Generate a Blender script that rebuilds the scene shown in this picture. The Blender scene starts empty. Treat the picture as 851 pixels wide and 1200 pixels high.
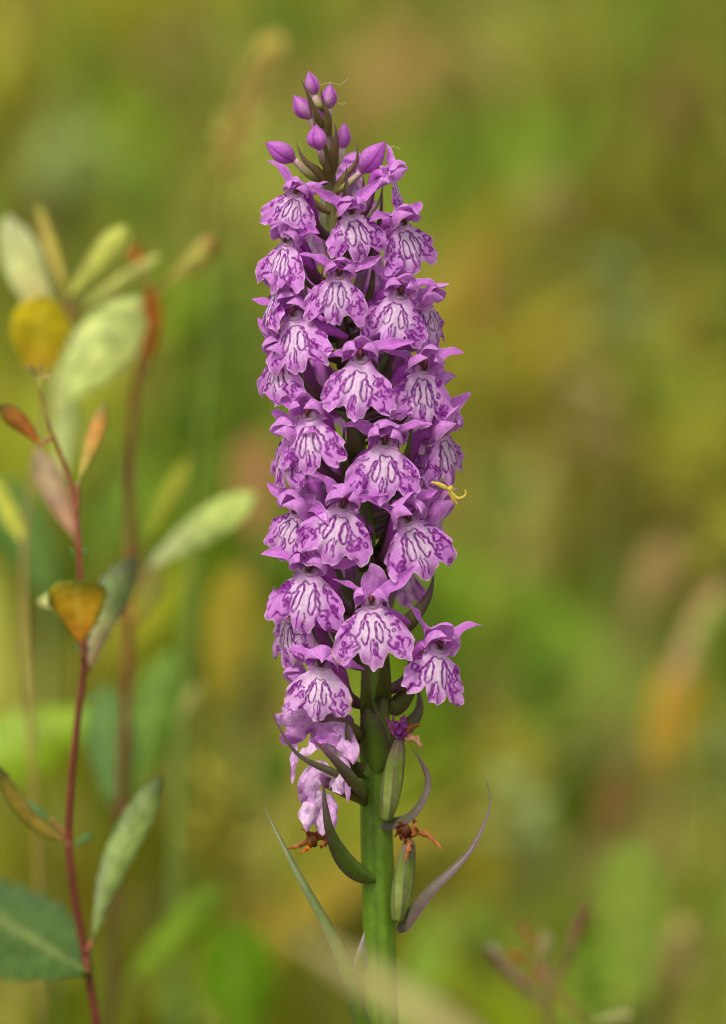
import bpy, math, random
import numpy as np
from mathutils import Vector, Matrix, Euler

# ------------------------------------------------------------------ camera, sky, sun, exposure
sc = bpy.context.scene
PITCH = math.radians(9.0); DIST = 0.90; FRAME_H = 0.18; ZC = 0.283
PX = FRAME_H / 1200.0                       # one photo pixel at the orchid, in metres
C0 = np.array([0.0, 0.0, ZC])
FWD = np.array([0, math.cos(PITCH), -math.sin(PITCH)])
UPV = np.array([0, math.sin(PITCH), math.cos(PITCH)])
CAM = C0 - FWD * DIST
cd = bpy.data.cameras.new('camera'); cam = bpy.data.objects.new('camera', cd)
sc.collection.objects.link(cam); sc.camera = cam
cam.location = CAM; cam.rotation_euler = (math.pi/2 - PITCH, 0, 0)
cd.sensor_fit = 'VERTICAL'; cd.sensor_height = 36; cd.lens = 36 * DIST / FRAME_H
cd.clip_start = 0.02; cd.clip_end = 500
cd.dof.use_dof = True; cd.dof.focus_distance = DIST - 0.013; cd.dof.aperture_fstop = 8.8

SUN_EL, SUN_AZ = math.radians(56), math.radians(-150)   # azimuth measured from +Y towards +X
w = bpy.data.worlds.new('World'); sc.world = w; w.use_nodes = True
nt = w.node_tree; nt.nodes.clear()
sky = nt.nodes.new('ShaderNodeTexSky'); sky.sky_type = 'NISHITA'; sky.sun_disc = False
sky.sun_elevation = SUN_EL; sky.sun_rotation = SUN_AZ
sky.dust_density = 3.0; sky.air_density = 1.0
hs = nt.nodes.new('ShaderNodeHueSaturation'); hs.inputs['Saturation'].default_value = 0.22   # thin high cloud: nearly white
bg = nt.nodes.new('ShaderNodeBackground'); bg.inputs['Strength'].default_value = 0.10
wo = nt.nodes.new('ShaderNodeOutputWorld')
nt.links.new(sky.outputs[0], hs.inputs['Color']); nt.links.new(hs.outputs[0], bg.inputs['Color'])
nt.links.new(bg.outputs[0], wo.inputs['Surface'])
sd = bpy.data.lights.new('sun', 'SUN'); sun = bpy.data.objects.new('sun', sd); sc.collection.objects.link(sun)
sd.energy = 1.5; sd.angle = math.radians(12); sd.color = (1.0, 0.93, 0.80)
sdir = Vector((math.sin(SUN_AZ)*math.cos(SUN_EL), math.cos(SUN_AZ)*math.cos(SUN_EL), math.sin(SUN_EL)))
sun.rotation_euler = sdir.to_track_quat('Z', 'Y').to_euler(); sun.location = sdir * 5
vs = sc.view_settings; vs.view_transform = 'Standard'; vs.look = 'None'; vs.gamma = 1.0
vs.use_curve_mapping = False; vs.exposure = 0.80
sc.render.engine = 'CYCLES'; sc.cycles.use_denoising = True; sc.cycles.filter_width = 1.0
sc.cycles.max_bounces = 8; sc.cycles.transparent_max_bounces = 8

rng = np.random.default_rng(11)
random.seed(5)

# ------------------------------------------------------------------ helpers
def at(px, py, Y):
    """photo pixel (851 x 1200) -> the point of that ray on the upright plane y = Y"""
    d = FWD + np.array([1, 0, 0]) * ((px - 425.5) * PX / DIST) + UPV * (-(py - 600) * PX / DIST)
    t = (Y - CAM[1]) / d[1]
    return CAM + d * t
def pxs(Y):                                  # metres per photo pixel at depth Y
    return PX * (Y - CAM[1]) / DIST
def lin(r, g, b):                            # sRGB 0..255 -> linear
    c = np.array([r, g, b]) / 255.0
    return np.where(c <= 0.04045, c/12.92, ((c+0.055)/1.055)**2.4)
def smooth(a, b, x):
    t = np.clip((x-a)/(b-a), 0, 1); return t*t*(3-2*t)
def mixc(a, b, t):
    t = np.asarray(t)[..., None]; return a*(1-t) + b*t
def spline(pts, n):
    """smooth curve (Hermite, arc-length tangents) through pts -> n points"""
    P = np.asarray(pts, float); k = len(P)
    if k == 2: return P[0] + (P[1]-P[0])*np.linspace(0, 1, n)[:, None]
    h = np.linalg.norm(np.diff(P, axis=0), axis=1) + 1e-12; s = np.concatenate([[0], np.cumsum(h)])
    sl = np.diff(P, axis=0)/h[:, None]
    m = np.empty_like(P); m[0], m[-1] = sl[0], sl[-1]
    m[1:-1] = (sl[:-1]*h[1:, None] + sl[1:]*h[:-1, None])/(h[1:]+h[:-1])[:, None]
    m[0] = 1.5*sl[0]-.5*m[1]; m[-1] = 1.5*sl[-1]-.5*m[-2]
    u = np.linspace(0, s[-1], n); i = np.clip(np.searchsorted(s, u, side='right')-1, 0, k-2)
    t = ((u-s[i])/h[i])[:, None]; H = h[i][:, None]
    return (2*t**3-3*t*t+1)*P[i] + (t**3-2*t*t+t)*H*m[i] + (3*t*t-2*t**3)*P[i+1] + (t**3-t*t)*H*m[i+1]
def knots(path, n):
    if n != len(path): return np.linspace(0, 1, n)
    s = np.concatenate([[0], np.cumsum(np.linalg.norm(np.diff(np.asarray(path, float), axis=0), axis=1))]); return s/s[-1]
_fc = {}
def gfaces(n, m, wrap=False):
    k = (n, m, wrap)
    if k not in _fc:
        i, j = np.meshgrid(np.arange(n-1), np.arange(m if wrap else m-1), indexing='ij')
        j2 = (j+1) % m
        _fc[k] = np.stack([i*m+j, i*m+j2, (i+1)*m+j2, (i+1)*m+j], -1).reshape(-1, 4)
    return _fc[k]
def mk(name, V, F, mat, parent=None, col=None, loc=None, rot=None, smoothf=True):
    V = np.asarray(V, np.float32).reshape(-1, 3); F = np.asarray(F, np.int32)
    me = bpy.data.meshes.new(name)
    nf, k = F.shape
    me.vertices.add(len(V)); me.vertices.foreach_set('co', V.ravel())
    me.loops.add(nf*k); me.loops.foreach_set('vertex_index', F.ravel())
    me.polygons.add(nf); me.polygons.foreach_set('loop_start', np.arange(0, nf*k, k, dtype=np.int32))
    if smoothf: me.polygons.foreach_set('use_smooth', np.ones(nf, bool))
    if col is not None:
        C = np.ones((len(V), 4), np.float32); C[:, :3] = np.broadcast_to(np.asarray(col, np.float32).reshape(-1, 3), (len(V), 3))
        a = me.color_attributes.new('Col', 'FLOAT_COLOR', 'POINT'); a.data.foreach_set('color', C.ravel())
    me.update(calc_edges=True); me.validate()
    me.materials.append(mat)
    o = bpy.data.objects.new(name, me); sc.collection.objects.link(o)
    if parent is not None: o.parent = parent
    if loc is not None: o.location = loc
    if rot is not None: o.rotation_euler = rot
    return o
def frames(P, hint):
    T = np.gradient(P, axis=0); T /= np.linalg.norm(T, axis=1)[:, None] + 1e-12
    H = np.broadcast_to(np.asarray(hint, float), P.shape)
    S = np.cross(T, H); S /= np.linalg.norm(S, axis=1)[:, None] + 1e-12
    N = np.cross(S, T)
    return T, S, N
def tube_geo(path, rad, nu=24, nv=10, ribs=0, ribamp=0.0, twist=0.0):
    P = spline(path, nu); r = np.interp(np.linspace(0, 1, nu), knots(path, len(rad)), rad)
    T = np.gradient(P, axis=0); T /= np.linalg.norm(T, axis=1)[:, None] + 1e-12
    h = np.array([0.13, 0.97, 0.2]) if abs(T[0] @ np.array([0.13, .97, .2])) < .9 else np.array([1., 0, 0])
    T, S, N = frames(P, h)
    a = np.linspace(0, 2*math.pi, nv, endpoint=False)
    t = np.linspace(0, 1, nu)[:, None]
    A = a[None, :] + twist*t
    rr = r[:, None]*(1 + ribamp*np.cos(ribs*a)[None, :])
    V = P[:, None] + rr[..., None]*(np.cos(A)[..., None]*S[:, None] + np.sin(A)[..., None]*N[:, None])
    return V, P, a, t
def tube(name, path, rad, mat, parent, col, nu=24, nv=10, ribs=0, ribamp=0.0, twist=0.0, ribcol=None, loc=None):
    V, P, a, t = tube_geo(path, rad, nu, nv, ribs, ribamp, twist)
    col = np.asarray(col, float)
    if col.ndim == 2:
        tt = np.linspace(0, 1, nu); C = np.stack([np.interp(tt, knots(path, len(col)), col[:, i]) for i in range(3)], -1)
        C = np.repeat(C[:, None], nv, 1)
    else: C = np.broadcast_to(col, (nu, nv, 3))
    if ribcol is not None:
        C = mixc(C, ribcol, np.broadcast_to(smooth(.55, 1, np.cos(ribs*a))[None, :], (nu, nv)))
    F = gfaces(nu, nv, True)
    VV = np.vstack([V.reshape(-1, 3), P[0], P[-1]]); CC = np.vstack([C.reshape(-1, 3), C[0, :1], C[-1, :1]])
    k = nu*nv; j = np.arange(nv)
    tri0 = np.stack([np.full(nv, k), (j+1) % nv, j], -1)
    tri1 = np.stack([np.full(nv, k+1), (nu-1)*nv+j, (nu-1)*nv+(j+1) % nv], -1)
    q = F; TRI = np.vstack([q[:, [0, 1, 2]], q[:, [0, 2, 3]], tri0, tri1])
    return mk(name, VV, TRI, mat, parent, CC, loc)
def blade_geo(path, wid, hint, cup=0.3, nu=18, nv=9, wprof=None, wav=0.0, wfreq=3, ph=0.0, twist=0.0):
    """a petal / leaf / bract: a strip along a spine, cupped across; wid = half-width profile"""
    P = spline(path, nu); T, S, N = frames(P, hint)
    t = np.linspace(0, 1, nu)
    w_ = np.interp(t, np.linspace(0, 1, len(wid)), wid) if wprof is None else wprof(t)
    if twist:
        c, s = np.cos(twist*t)[:, None], np.sin(twist*t)[:, None]
        S, N = S*c + N*s, N*c - S*s
    v = np.linspace(-1, 1, nv)
    x = w_[:, None]*v[None, :]
    dn = -cup*w_[:, None]*(v[None, :]**2) + wav*w_[:, None]*np.sin(wfreq*2*math.pi*t[:, None] + ph + 1.7*np.sign(v)[None, :])*np.abs(v)[None, :]**2
    V = P[:, None] + x[..., None]*S[:, None] + dn[..., None]*N[:, None]
    return V, t[:, None]*np.ones(nv)[None], v[None, :]*np.ones(nu)[:, None]
def wp(W, a=.75, b=1.0, base=.25):
    """ovate half-width profile"""
    def f(t):
        return W*np.maximum(base*(1-t)**3 + np.sin(math.pi*np.clip(t, 0, 1)**a)**b*1.0, .015)
    return f

# ------------------------------------------------------------------ materials
def mat_attr(name, rough=.5, transl=.0, noise_scale=900, noise_amt=.12, bump=.15, bump_scale=2500, spec=.3, sheen=0.0):
    m = bpy.data.materials.new(name); m.use_nodes = True; n = m.node_tree; n.nodes.clear(); L = n.links.new
    out = n.nodes.new('ShaderNodeOutputMaterial'); p = n.nodes.new('ShaderNodeBsdfPrincipled')
    at_ = n.nodes.new('ShaderNodeAttribute'); at_.attribute_name = 'Col'
    tc = n.nodes.new('ShaderNodeTexCoord')
    no = n.nodes.new('ShaderNodeTexNoise'); no.inputs['Scale'].default_value = noise_scale; no.inputs['Detail'].default_value = 4
    mr = n.nodes.new('ShaderNodeMapRange'); mr.inputs['From Min'].default_value = .3; mr.inputs['From Max'].default_value = .7
    mr.inputs['To Min'].default_value = 1-noise_amt; mr.inputs['To Max'].default_value = 1+noise_amt
    mx = n.nodes.new('ShaderNodeVectorMath'); mx.operation = 'SCALE'
    L(tc.outputs['Object'], no.inputs['Vector']); L(no.outputs['Fac'], mr.inputs['Value'])
    L(at_.outputs['Color'], mx.inputs[0]); L(mr.outputs[0], mx.inputs['Scale'])
    L(mx.outputs[0], p.inputs['Base Color'])
    p.inputs['Roughness'].default_value = rough; p.inputs['Specular IOR Level'].default_value = spec
    if sheen: p.inputs['Sheen Weight'].default_value = sheen
    if bump:
        nb = n.nodes.new('ShaderNodeTexNoise'); nb.inputs['Scale'].default_value = bump_scale; nb.inputs['Detail'].default_value = 2
        bu = n.nodes.new('ShaderNodeBump'); bu.inputs['Strength'].default_value = bump; bu.inputs['Distance'].default_value = .0002
        L(tc.outputs['Object'], nb.inputs['Vector']); L(nb.outputs['Fac'], bu.inputs['Height']); L(bu.outputs[0], p.inputs['Normal'])
    if transl:
        tr = n.nodes.new('ShaderNodeBsdfTranslucent'); L(mx.outputs[0], tr.inputs['Color'])
        ms = n.nodes.new('ShaderNodeMixShader'); ms.inputs[0].default_value = transl
        L(p.outputs[0], ms.inputs[1]); L(tr.outputs[0], ms.inputs[2]); L(ms.outputs[0], out.inputs['Surface'])
    else: L(p.outputs[0], out.inputs['Surface'])
    return m
M_PETAL = mat_attr('orchid_petal', .42, .40, 1500, .16, .6, 4200, .3, 0)
M_GREEN = mat_attr('orchid_green', .45, .06, 500, .18, .2, 2500, .35)
M_LEAF = mat_attr('shrub_leaf', .45, .42, 260, .30, .5, 700, .35)
M_BARK = mat_attr('shrub_bark', .4, 0, 600, .25, .3, 1500, .4)
M_DRY = mat_attr('withered_tissue', .6, .25, 900, .45, .5, 1500, .2)
M_MEADOW = mat_attr('meadow_foliage', .55, .30, 40, .15, 0, 100, .25)

# ------------------------------------------------------------------ ground
def ground():
    m = bpy.data.materials.new('meadow_soil'); m.use_nodes = True; n = m.node_tree; p = n.nodes['Principled BSDF']; L = n.links.new
    tc = n.nodes.new('ShaderNodeTexCoord'); no = n.nodes.new('ShaderNodeTexNoise'); no.inputs['Scale'].default_value = 9; no.inputs['Detail'].default_value = 6
    cr = n.nodes.new('ShaderNodeValToRGB'); e = cr.color_ramp.elements
    e[0].position = .3; e[0].color = (*lin(86, 76, 26), 1); e[1].position = .7; e[1].color = (*lin(128, 134, 34), 1)
    e2 = e.new(.5); e2.color = (*lin(112, 112, 30), 1)
    L(tc.outputs['Object'], no.inputs['Vector']); L(no.outputs['Fac'], cr.inputs['Fac']); L(cr.outputs[0], p.inputs['Base Color'])
    p.inputs['Roughness'].default_value = .95
    g = np.concatenate([np.linspace(-150, -6, 12), np.linspace(-5, 5, 61), np.linspace(6, 150, 12)])
    X, Y = np.meshgrid(g, g, indexing='ij')
    near = np.exp(-((X/4)**2+((Y-1.5)/5)**2))
    Z = near*.012*(np.sin(X*3.1+1)+np.sin(Y*2.3)+np.sin(X*1.7-Y*2.9)) - .02
    o = mk('ground', np.stack([X, Y, Z], -1), gfaces(len(g), len(g)), m, None, None)
    o['kind'] = 'structure'
ground()

def thing(name, label, cat, loc, group=None):
    o = bpy.data.objects.new(name, None); sc.collection.objects.link(o); o.empty_display_size = .01
    o.location = loc; o['label'] = label; o['category'] = cat
    if group: o['group'] = group
    return o
def tag(o, label, cat, group=None):
    o['label'] = label; o['category'] = cat
    if group: o['group'] = group
    return o

# ------------------------------------------------------------------ the orchid
MM = .001
def ato(px, py, Y):                          # the spike leans back a little
    return at(px, py, Y + (600-py)*PX*.11)
STEM_PX = [(381, 105), (384, 160), (388, 230), (397, 330), (408, 430), (420, 540), (430, 650), (438, 760), (440, 870), (442, 980), (446, 1130), (449, 1200)]
STEM_R = [.45, .9, 1.15, 1.3, 1.45, 1.6, 1.8, 2.2, 2.75, 2.85, 2.85, 2.85]        # mm
stem_pts = np.array([ato(x, y, 0) for x, y in STEM_PX])
base = np.array([stem_pts[-1][0]+.004, stem_pts[-1][1]*1.6, -.02])
orchid = thing('spotted_orchid', 'tall purple spotted orchid with a dense flower spike on a green stem', 'orchid', base)
def axis_at(z):
    return np.array([np.interp(z, stem_pts[::-1, 2], stem_pts[::-1, 0]), np.interp(z, stem_pts[::-1, 2], stem_pts[::-1, 1]), z])
def stem_radius(z):
    return np.interp(z, stem_pts[::-1, 2], STEM_R[::-1])*MM
LG = lin(98, 130, 24); DG = lin(76, 92, 32); BR = lin(104, 84, 54); PU = lin(120, 62, 112)
full = np.vstack([base-base, (np.array([stem_pts[-1][0]+.002, stem_pts[-1][1]*1.3, stem_pts[-1][2]*.5])-base)[None], stem_pts[::-1]-base])
cols = [LG*.9, LG*.9] + [LG]*4 + [LG*.8, LG*.62, mixc(LG*.6, BR, .4), mixc(LG*.6, BR, .6), mixc(LG*.5, BR, .8), BR, mixc(BR, PU, .3), mixc(BR, PU, .3)]
tube('stem', full, [3.6*MM, 3.4*MM] + [r*MM for r in STEM_R[::-1]], M_GREEN, orchid, np.array(cols), nu=130, nv=30, ribs=9, ribamp=.035, twist=.9, ribcol=LG*.72)

MAUVE = lin(216, 120, 224); MAUVE_D = lin(184, 72, 190); PALE = lin(248, 226, 245); MARK = lin(132, 4, 142); DEEP = lin(120, 48, 128)

TH = np.radians([0, 8, 13, 18, 22, 28, 35, 42, 50, 58, 64, 72, 82, 92, 105])
RR = np.array([1.0, .965, .87, .765, .87, 1.02, 1.05, .98, .85, .68, .49, .29, .20, .16, .14])
def seg_dist(Q, poly):
    A = poly[:-1]; B = poly[1:]; D = B-A; dd = (D*D).sum(1)+1e-12
    t = np.clip(((Q[:, None]-A[None])*D[None]).sum(2)/dd, 0, 1)
    return np.sqrt((((A[None]+t[..., None]*D[None])-Q[:, None])**2).sum(2)).min(1)
def lip_strokes(r):
    """marks drawn on the lip, x across (-.7..7), v down (0..1), each (polyline, half width)"""
    S = []
    j = lambda s: r.normal(0, s)
    arch = np.array([[-.13, .18+j(.01)], [-.08, .13], [0, .155+j(.015)], [.08, .13], [.13, .18]])
    S.append((spline(arch, 14), .010))
    for sg in (-1, 1):
        # inner loop
        cx, cy, a, b, tl = .125+j(.012), .42+j(.02), .052+abs(j(.008)), .19+j(.02), .16+j(.05)
        u = np.linspace(0, 2*math.pi*(1 if r.random() < .6 else .86), 34) + r.uniform(-1, 1)
        x = a*np.cos(u)*(1+.25*np.sin(u)); y = b*np.sin(u)
        x, y = x*math.cos(tl)+y*math.sin(tl), -x*math.sin(tl)+y*math.cos(tl)
        S.append((np.stack([sg*(cx+x), cy+y], -1), .0145+abs(j(.002))))
        # flank line
        q = [[.10, .17], [.19+j(.01), .28], [.255+j(.015), .42], [.29+j(.02), .55], [.27+j(.03), .66], [.36+j(.03), .72]]
        q = spline(np.array(q), 30); q[:, 0] += .012*np.sin(np.arange(30)*1.1+r.uniform(0, 6)); q[:, 0] *= sg
        S.append((q, .017+abs(j(.003))))
        # mid-lobe line
        q = spline(np.array([[.04+j(.01), .60+j(.02)], [.065, .70], [.05+j(.01), .80], [.08+j(.02), .9]]), 14); q[:, 0] *= sg
        S.append((q, .0125))
        if r.random() < .7:
            q = spline(np.array([[.015, .56], [.02+j(.01), .68], [.012, .82]]), 10); q[:, 0] *= sg
            S.append((q, .011))
        # side-lobe loops, hooks and dashes
        for k in range(r.integers(12, 17)):
            th = math.radians(r.uniform(24, 66)); rr = r.uniform(.52, .98)*np.interp(th, TH, RR)
            c = np.array([math.sin(th)*rr, math.cos(th)*rr])
            if c[0] < .33: c[0] += .06
            ln = r.uniform(.035, .10); ang = th + r.normal(0, .5)
            e = np.array([math.sin(ang), math.cos(ang)]); f = np.array([e[1], -e[0]])*r.normal(0, .05)
            typ = r.random()
            if typ < .3:
                u = np.linspace(0, r.uniform(4, 6.2), 16)
                q = c + e*np.cos(u)[:, None]*ln*.7 + np.array([e[1], -e[0]])*np.sin(u)[:, None]*.03
            else:
                q = spline(np.array([c-e*ln, c+f, c+e*ln]), 9)
            q = q.copy(); q[:, 0] *= sg
            S.append((q, r.uniform(.011, .019)))
    return S
def lip_mesh(seed, fold=.35, L=.0102, pale=0.0, narrow=1.0, ang0=58, ang1=90, nth=150, ns=70, asym=0.0, marks=1.0):
    r = np.random.default_rng(seed)
    th = np.linspace(-math.radians(104), math.radians(104), nth)
    R = np.zeros(nth)
    k = 3.0
    tab = RR*(1+r.normal(0, .03, len(RR))); tab2 = RR*(1+r.normal(0, .03, len(RR))); tab2[0] = tab[0]
    dn = r.uniform(-.06, .06); tab[3] += dn; tab2[3] += dn
    # smooth interpolation
    dense = np.radians(np.linspace(0, 105, 210))
    def sm(tb):
        y = np.interp(dense, TH, tb); kern = np.hanning(5); kern /= kern.sum()
        yp = np.concatenate([y[9:0:-1], y, np.full(9, y[-1])]); return np.convolve(yp, kern, 'same')[9:-9]
    d1, d2 = sm(tab), sm(tab2)
    R = np.where(th >= 0, np.interp(np.abs(th), dense, d1), np.interp(np.abs(th), dense, d2))
    R = R*(1 + .024*np.sin(th*23+r.uniform(0, 6))*(np.abs(th) > .4) + .016*np.sin(th*41+r.uniform(0, 6)))
    s = np.linspace(0.0, 1, ns)**.85
    Sg, Tg = np.meshgrid(s, th, indexing='ij')
    narrow = narrow*1.0
    fold = fold*.62
    x = Sg*R[None]*np.sin(Tg)*narrow; v = Sg*R[None]*np.cos(Tg)
    # colour
    Q = np.stack([x/narrow, v], -1).reshape(-1, 2)
    ph = r.uniform(0, 6, 6)
    Qw = Q + .006*np.stack([np.sin(Q[:, 1]*31+ph[0])+np.sin(Q[:, 0]*37+ph[1]), np.sin(Q[:, 0]*29+ph[2])+np.sin(Q[:, 1]*43+ph[3])], -1)
    rad = np.sqrt((Q[:, 0]/.55)**2 + ((Q[:, 1]-.38)/.62)**2)
    edge = np.clip(Sg.ravel(), 0, 1)
    lilac = mixc(MAUVE, PALE, .14+.45*pale)
    C = mixc(mixc(PALE, lilac, .25*(1-pale)), lilac, smooth(.25, .85, rad + .12*np.sin(Q[:, 0]*17+ph[4])*np.sin(Q[:, 1]*13+ph[5])))
    C = mixc(C, PALE, .6*smooth(.955, 1.0, edge))
    mk_ = mixc(MARK, MAUVE_D, .05+.25*pale)
    ink = np.zeros(len(Q))
    cen = np.array([0, .4]); wsc = np.array([r.uniform(.88, 1.15), r.uniform(.9, 1.12)]); wsh = r.normal(0, .018, 2); wrot = r.normal(0, .07)
    Qw = (Qw-cen)*wsc + cen + wsh + (Qw-cen)[:, ::-1]*np.array([wrot, -wrot])
    for poly, hw in lip_strokes(r):
        d = seg_dist(Qw, poly)
        ink = np.maximum(ink, r.uniform(.85, 1.0)*(1-smooth(hw*.85, hw*1.42+.003, d)))
    age = smooth(.5, 1.3, np.sin(Q[:, 0]*9+ph[1])+np.sin(Q[:, 1]*8+ph[2]))*smooth(.9, 1.0, edge)*min(1, pale*2)
    C = mixc(C, lin(206, 160, 110), .8*age)
    brk = 1.0+.2*np.sin(Q[:, 0]*53+ph[0])*np.sin(Q[:, 1]*47+ph[3])
    C = mixc(C, mk_, np.clip(ink*brk, 0, 1)*marks)
    # fine spots near the throat
    # form
    n = 60; vv = np.linspace(-.3, 1.15, n); al = np.radians(np.clip(ang0+(ang1-ang0)*np.clip(vv, 0, 1.1), 0, 120))
    f = np.concatenate([[0], np.cumsum(np.cos(al[:-1])*np.diff(vv))]); d = np.concatenate([[0], np.cumsum(np.sin(al[:-1])*np.diff(vv))])
    i0 = np.interp(0, vv, f), np.interp(0, vv, d)
    fw = np.interp(v, vv, f)-i0[0]; dw = np.interp(v, vv, d)-i0[1]; av = np.interp(v, vv, al)
    off = -fold*(np.abs(x)**1.7)*1.15 - fold*.25*np.maximum(np.abs(x)-.3, 0)
    off += .022*np.exp(-(x/.10)**2)*smooth(.15, .5, v)                       # raised keel
    off += .040*np.sin(Tg*13+ph[1])*Sg**3 + .024*np.sin(Tg*29+ph[2])*Sg**5    # ruffle
    off += .06*asym*x
    tipcurl = -.05*smooth(.75, 1.05, v)
    off += tipcurl
    # normal of the bent sheet points forward/up
    yy = -(fw + off*np.sin(av)); zz = -dw + off*np.cos(av)
    V = np.stack([x, yy, zz], -1)*L
    V[..., 1] += .0004; V[..., 2] += .0002
    return V.reshape(-1, 3), gfaces(ns, nth), C

def petal_colour(t, v, base_c, tip_c, r, vein=.16, palebase=.5, seed_ph=0):
    C = mixc(base_c, tip_c, smooth(0, 1, t))
    ve = np.clip(np.cos(v*math.pi*4.5+seed_ph+.6*np.sin(t*5+seed_ph*7))*.5+.5, 0, 1)**3*(.6+.4*np.sin(t*19+v*7+seed_ph*9))
    C = mixc(C, MAUVE_D*.75, vein*ve*(1-t*.4))
    C = mixc(C, PALE, palebase*(1-smooth(0, .3, t)))
    C = mixc(C, PALE, .35*smooth(.8, 1, np.abs(v)))
    return C
def make_petal(name, path, W, hint, parent, r, cup=.35, a=.75, b=.9, c0=None, c1=None, wav=.05, vein=.18, nu=24, nv=21, twist=0., palebase=.3, mat=None):
    path = np.asarray(path, float)*MM
    V, t, v = blade_geo(path, None, hint, cup, nu, nv, wp(W*MM/1.0, a, b), wav, 2.3, r.uniform(0, 6), twist)
    c0 = MAUVE if c0 is None else c0; c1 = MAUVE if c1 is None else c1
    C = petal_colour(t, v, c0, c1, r, vein, palebase, r.uniform(-.5, .5))
    return mk(name, V, gfaces(nu, nv), mat or M_PETAL, parent, C)

def spots(C, V, r, n, rad, col):
    P = V.reshape(-1, 3)
    for k in range(n):
        q = P[r.integers(0, len(P))]
        C = mixc(C, col, .7*(1-smooth(rad*.5, rad*1.2, np.linalg.norm(P-q, axis=1))))
    return C

def make_flower(seed, px, py, yaw, size=66, pitch=0, roll=0, R=.0165, back=False, fold=.35, pale=0., narrow=1., drop=9, lat=(0, 0), hood=1., Y=None, dark=0., marks=1., ang=(66, 88), raise_dorsal=False, old=False, lowres=False):
    """one flower with its ovary; px,py = photo position of the throat; size = lip length in photo pixels"""
    r = np.random.default_rng(seed); size = size*r.uniform(.95, 1.05)*(.95 if py < 340 else 1); narrow *= r.uniform(.92, 1.03); yaw += r.normal(0, 5); roll += r.normal(0, 6); pitch += r.normal(-1, 4); fold *= r.uniform(.6, 1.3)
    T0 = ato(px, py, 0)
    ax = axis_at(min(T0[2], stem_pts[0][2]))
    dx = T0[0]-ax[0]
    if Y is None:
        Y = math.sqrt(max(R*R-dx*dx, (.002)**2)); Y = Y if back else -Y
    T = ato(px, py, Y)
    L = size*pxs(Y); k = L/.0102
    ya, pi_, ro = math.radians(yaw), math.radians(pitch), math.radians(roll)
    Mx = Matrix.Rotation(ya, 4, 'Z') @ Matrix.Rotation(pi_, 4, 'X') @ Matrix.Rotation(ro, 4, 'Y')
    ax = axis_at(T[2]-drop*MM)
    out = np.array([T[0]-ax[0], T[1]-ax[1], 0]); out /= np.linalg.norm(out)+1e-9
    A = ax + out*stem_radius(ax[2])*.6
    Minv = Mx.inverted().to_3x3()
    loc = lambda q: np.array(Minv @ Vector(q-T))
    # ovary: from the stem outwards and up to the back of the flower
    a0 = loc(A); e = np.array([0, 1.6, .2])*MM*k
    mid1 = loc(A + out*np.linalg.norm(T-A)*.38 + np.array([0, 0, drop*.30*MM])); mid2 = loc(T - out*3.2*MM + np.array([0, 0, .6*MM]))
    ocol = np.array([mixc(LG*.5, BR, .5), mixc(BR, PU, .25)*.85, mixc(BR, PU, .55), mixc(PU, MAUVE_D, .7), MAUVE])
    V, P, a_, t_ = tube_geo([a0, mid1, mid2, e], [.75*MM, 1.25*MM*k, 1.15*MM*k, .8*MM*k], 22, 12, 3, .10, 2.2)
    tt = np.linspace(0, 1, 22); C = np.stack([np.interp(tt, np.linspace(0, 1, 5), ocol[:, i]) for i in range(3)], -1)[:, None].repeat(12, 1)
    C = mixc(C, PU, .5*np.broadcast_to(smooth(.3, 1, np.cos(3*a_))[None], (22, 12)))
    fl = mk('flower', V, gfaces(22, 12, True), M_GREEN, orchid, C, T-base, Mx.to_euler())
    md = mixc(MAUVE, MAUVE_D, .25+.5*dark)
    # lip
    V, F, C = lip_mesh(seed+500, fold, L, pale, narrow, ang[0], ang[1], asym=r.normal(0, .8), marks=marks, nth=64 if lowres else 150, ns=24 if lowres else 70)
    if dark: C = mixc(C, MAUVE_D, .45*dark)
    mk('lip', V, F, M_PETAL, fl, C)
    kk = k*hood; J = lambda s: r.normal(0, s)
    S_ = lambda pts: [np.array(p)*kk for p in pts]
    hb, ht = mixc(md, PALE, .12), mixc(md, PALE, .22)
    # two inner petals meeting over the column as a hood
    for sg in (-1, 1):
        make_petal('petal', S_([(sg*.7, 1.2, .1), (sg*2.7, .5, 1.9+J(.15)), (sg*2.6, -1.5, 3.1+J(.25)), (sg*(.6+J(.35)), -3.5+J(.35), 2.6+J(.45))]), 1.75*kk, (sg*.9, -.25, .8), fl, r, cup=.5, a=.85, c0=hb, c1=ht, vein=.5, palebase=.45)
    # dorsal sepal
    if raise_dorsal:
        pts = [(0, 1.6, 1), (J(.3), 1.2, 3.6), (J(.4), .6, 6.0), (J(.6), .2, 8.0)]; hint = (0, -1, .2)
    else:
        pts = [(0, 1.5, .6), (J(.2), 1.0, 3.2), (J(.3), -1.1, 4.7+J(.3)), (J(.7), -3.7+J(.5), 3.9+J(.9))]; hint = (0, -.5, 1)
    make_petal('dorsal_sepal', S_(pts), 2.3*kk, hint, fl, r, cup=.6, a=.8, c0=hb, c1=ht, vein=.5, wav=.12, palebase=.25)
    # lateral sepals spread like wings
    for i, sg in enumerate((-1, 1)):
        up = 2.6 + lat[i] + J(1.1); bk = J(1.0)
        make_petal('lateral_sepal', S_([(sg*.9, 1.5, .6), (sg*2.8, 1.4, 1.5+.35*up), (sg*5.4, .9+bk*.4, 1.6+.75*up+J(.3)), (sg*(8.0+J(.7)), .8+bk, 1.2+1.1*up+J(.6))]), 1.3*kk, (sg*.1, -.55+J(.15), .8), fl, r, cup=-.45+J(.2), a=.75, b=.75, c0=mixc(md, PALE, .12), c1=mixc(md, PALE, .05), vein=.5, wav=.2, twist=sg*(-.2+J(.35)), palebase=.15)
    # spur
    sx = J(2.8)
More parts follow.
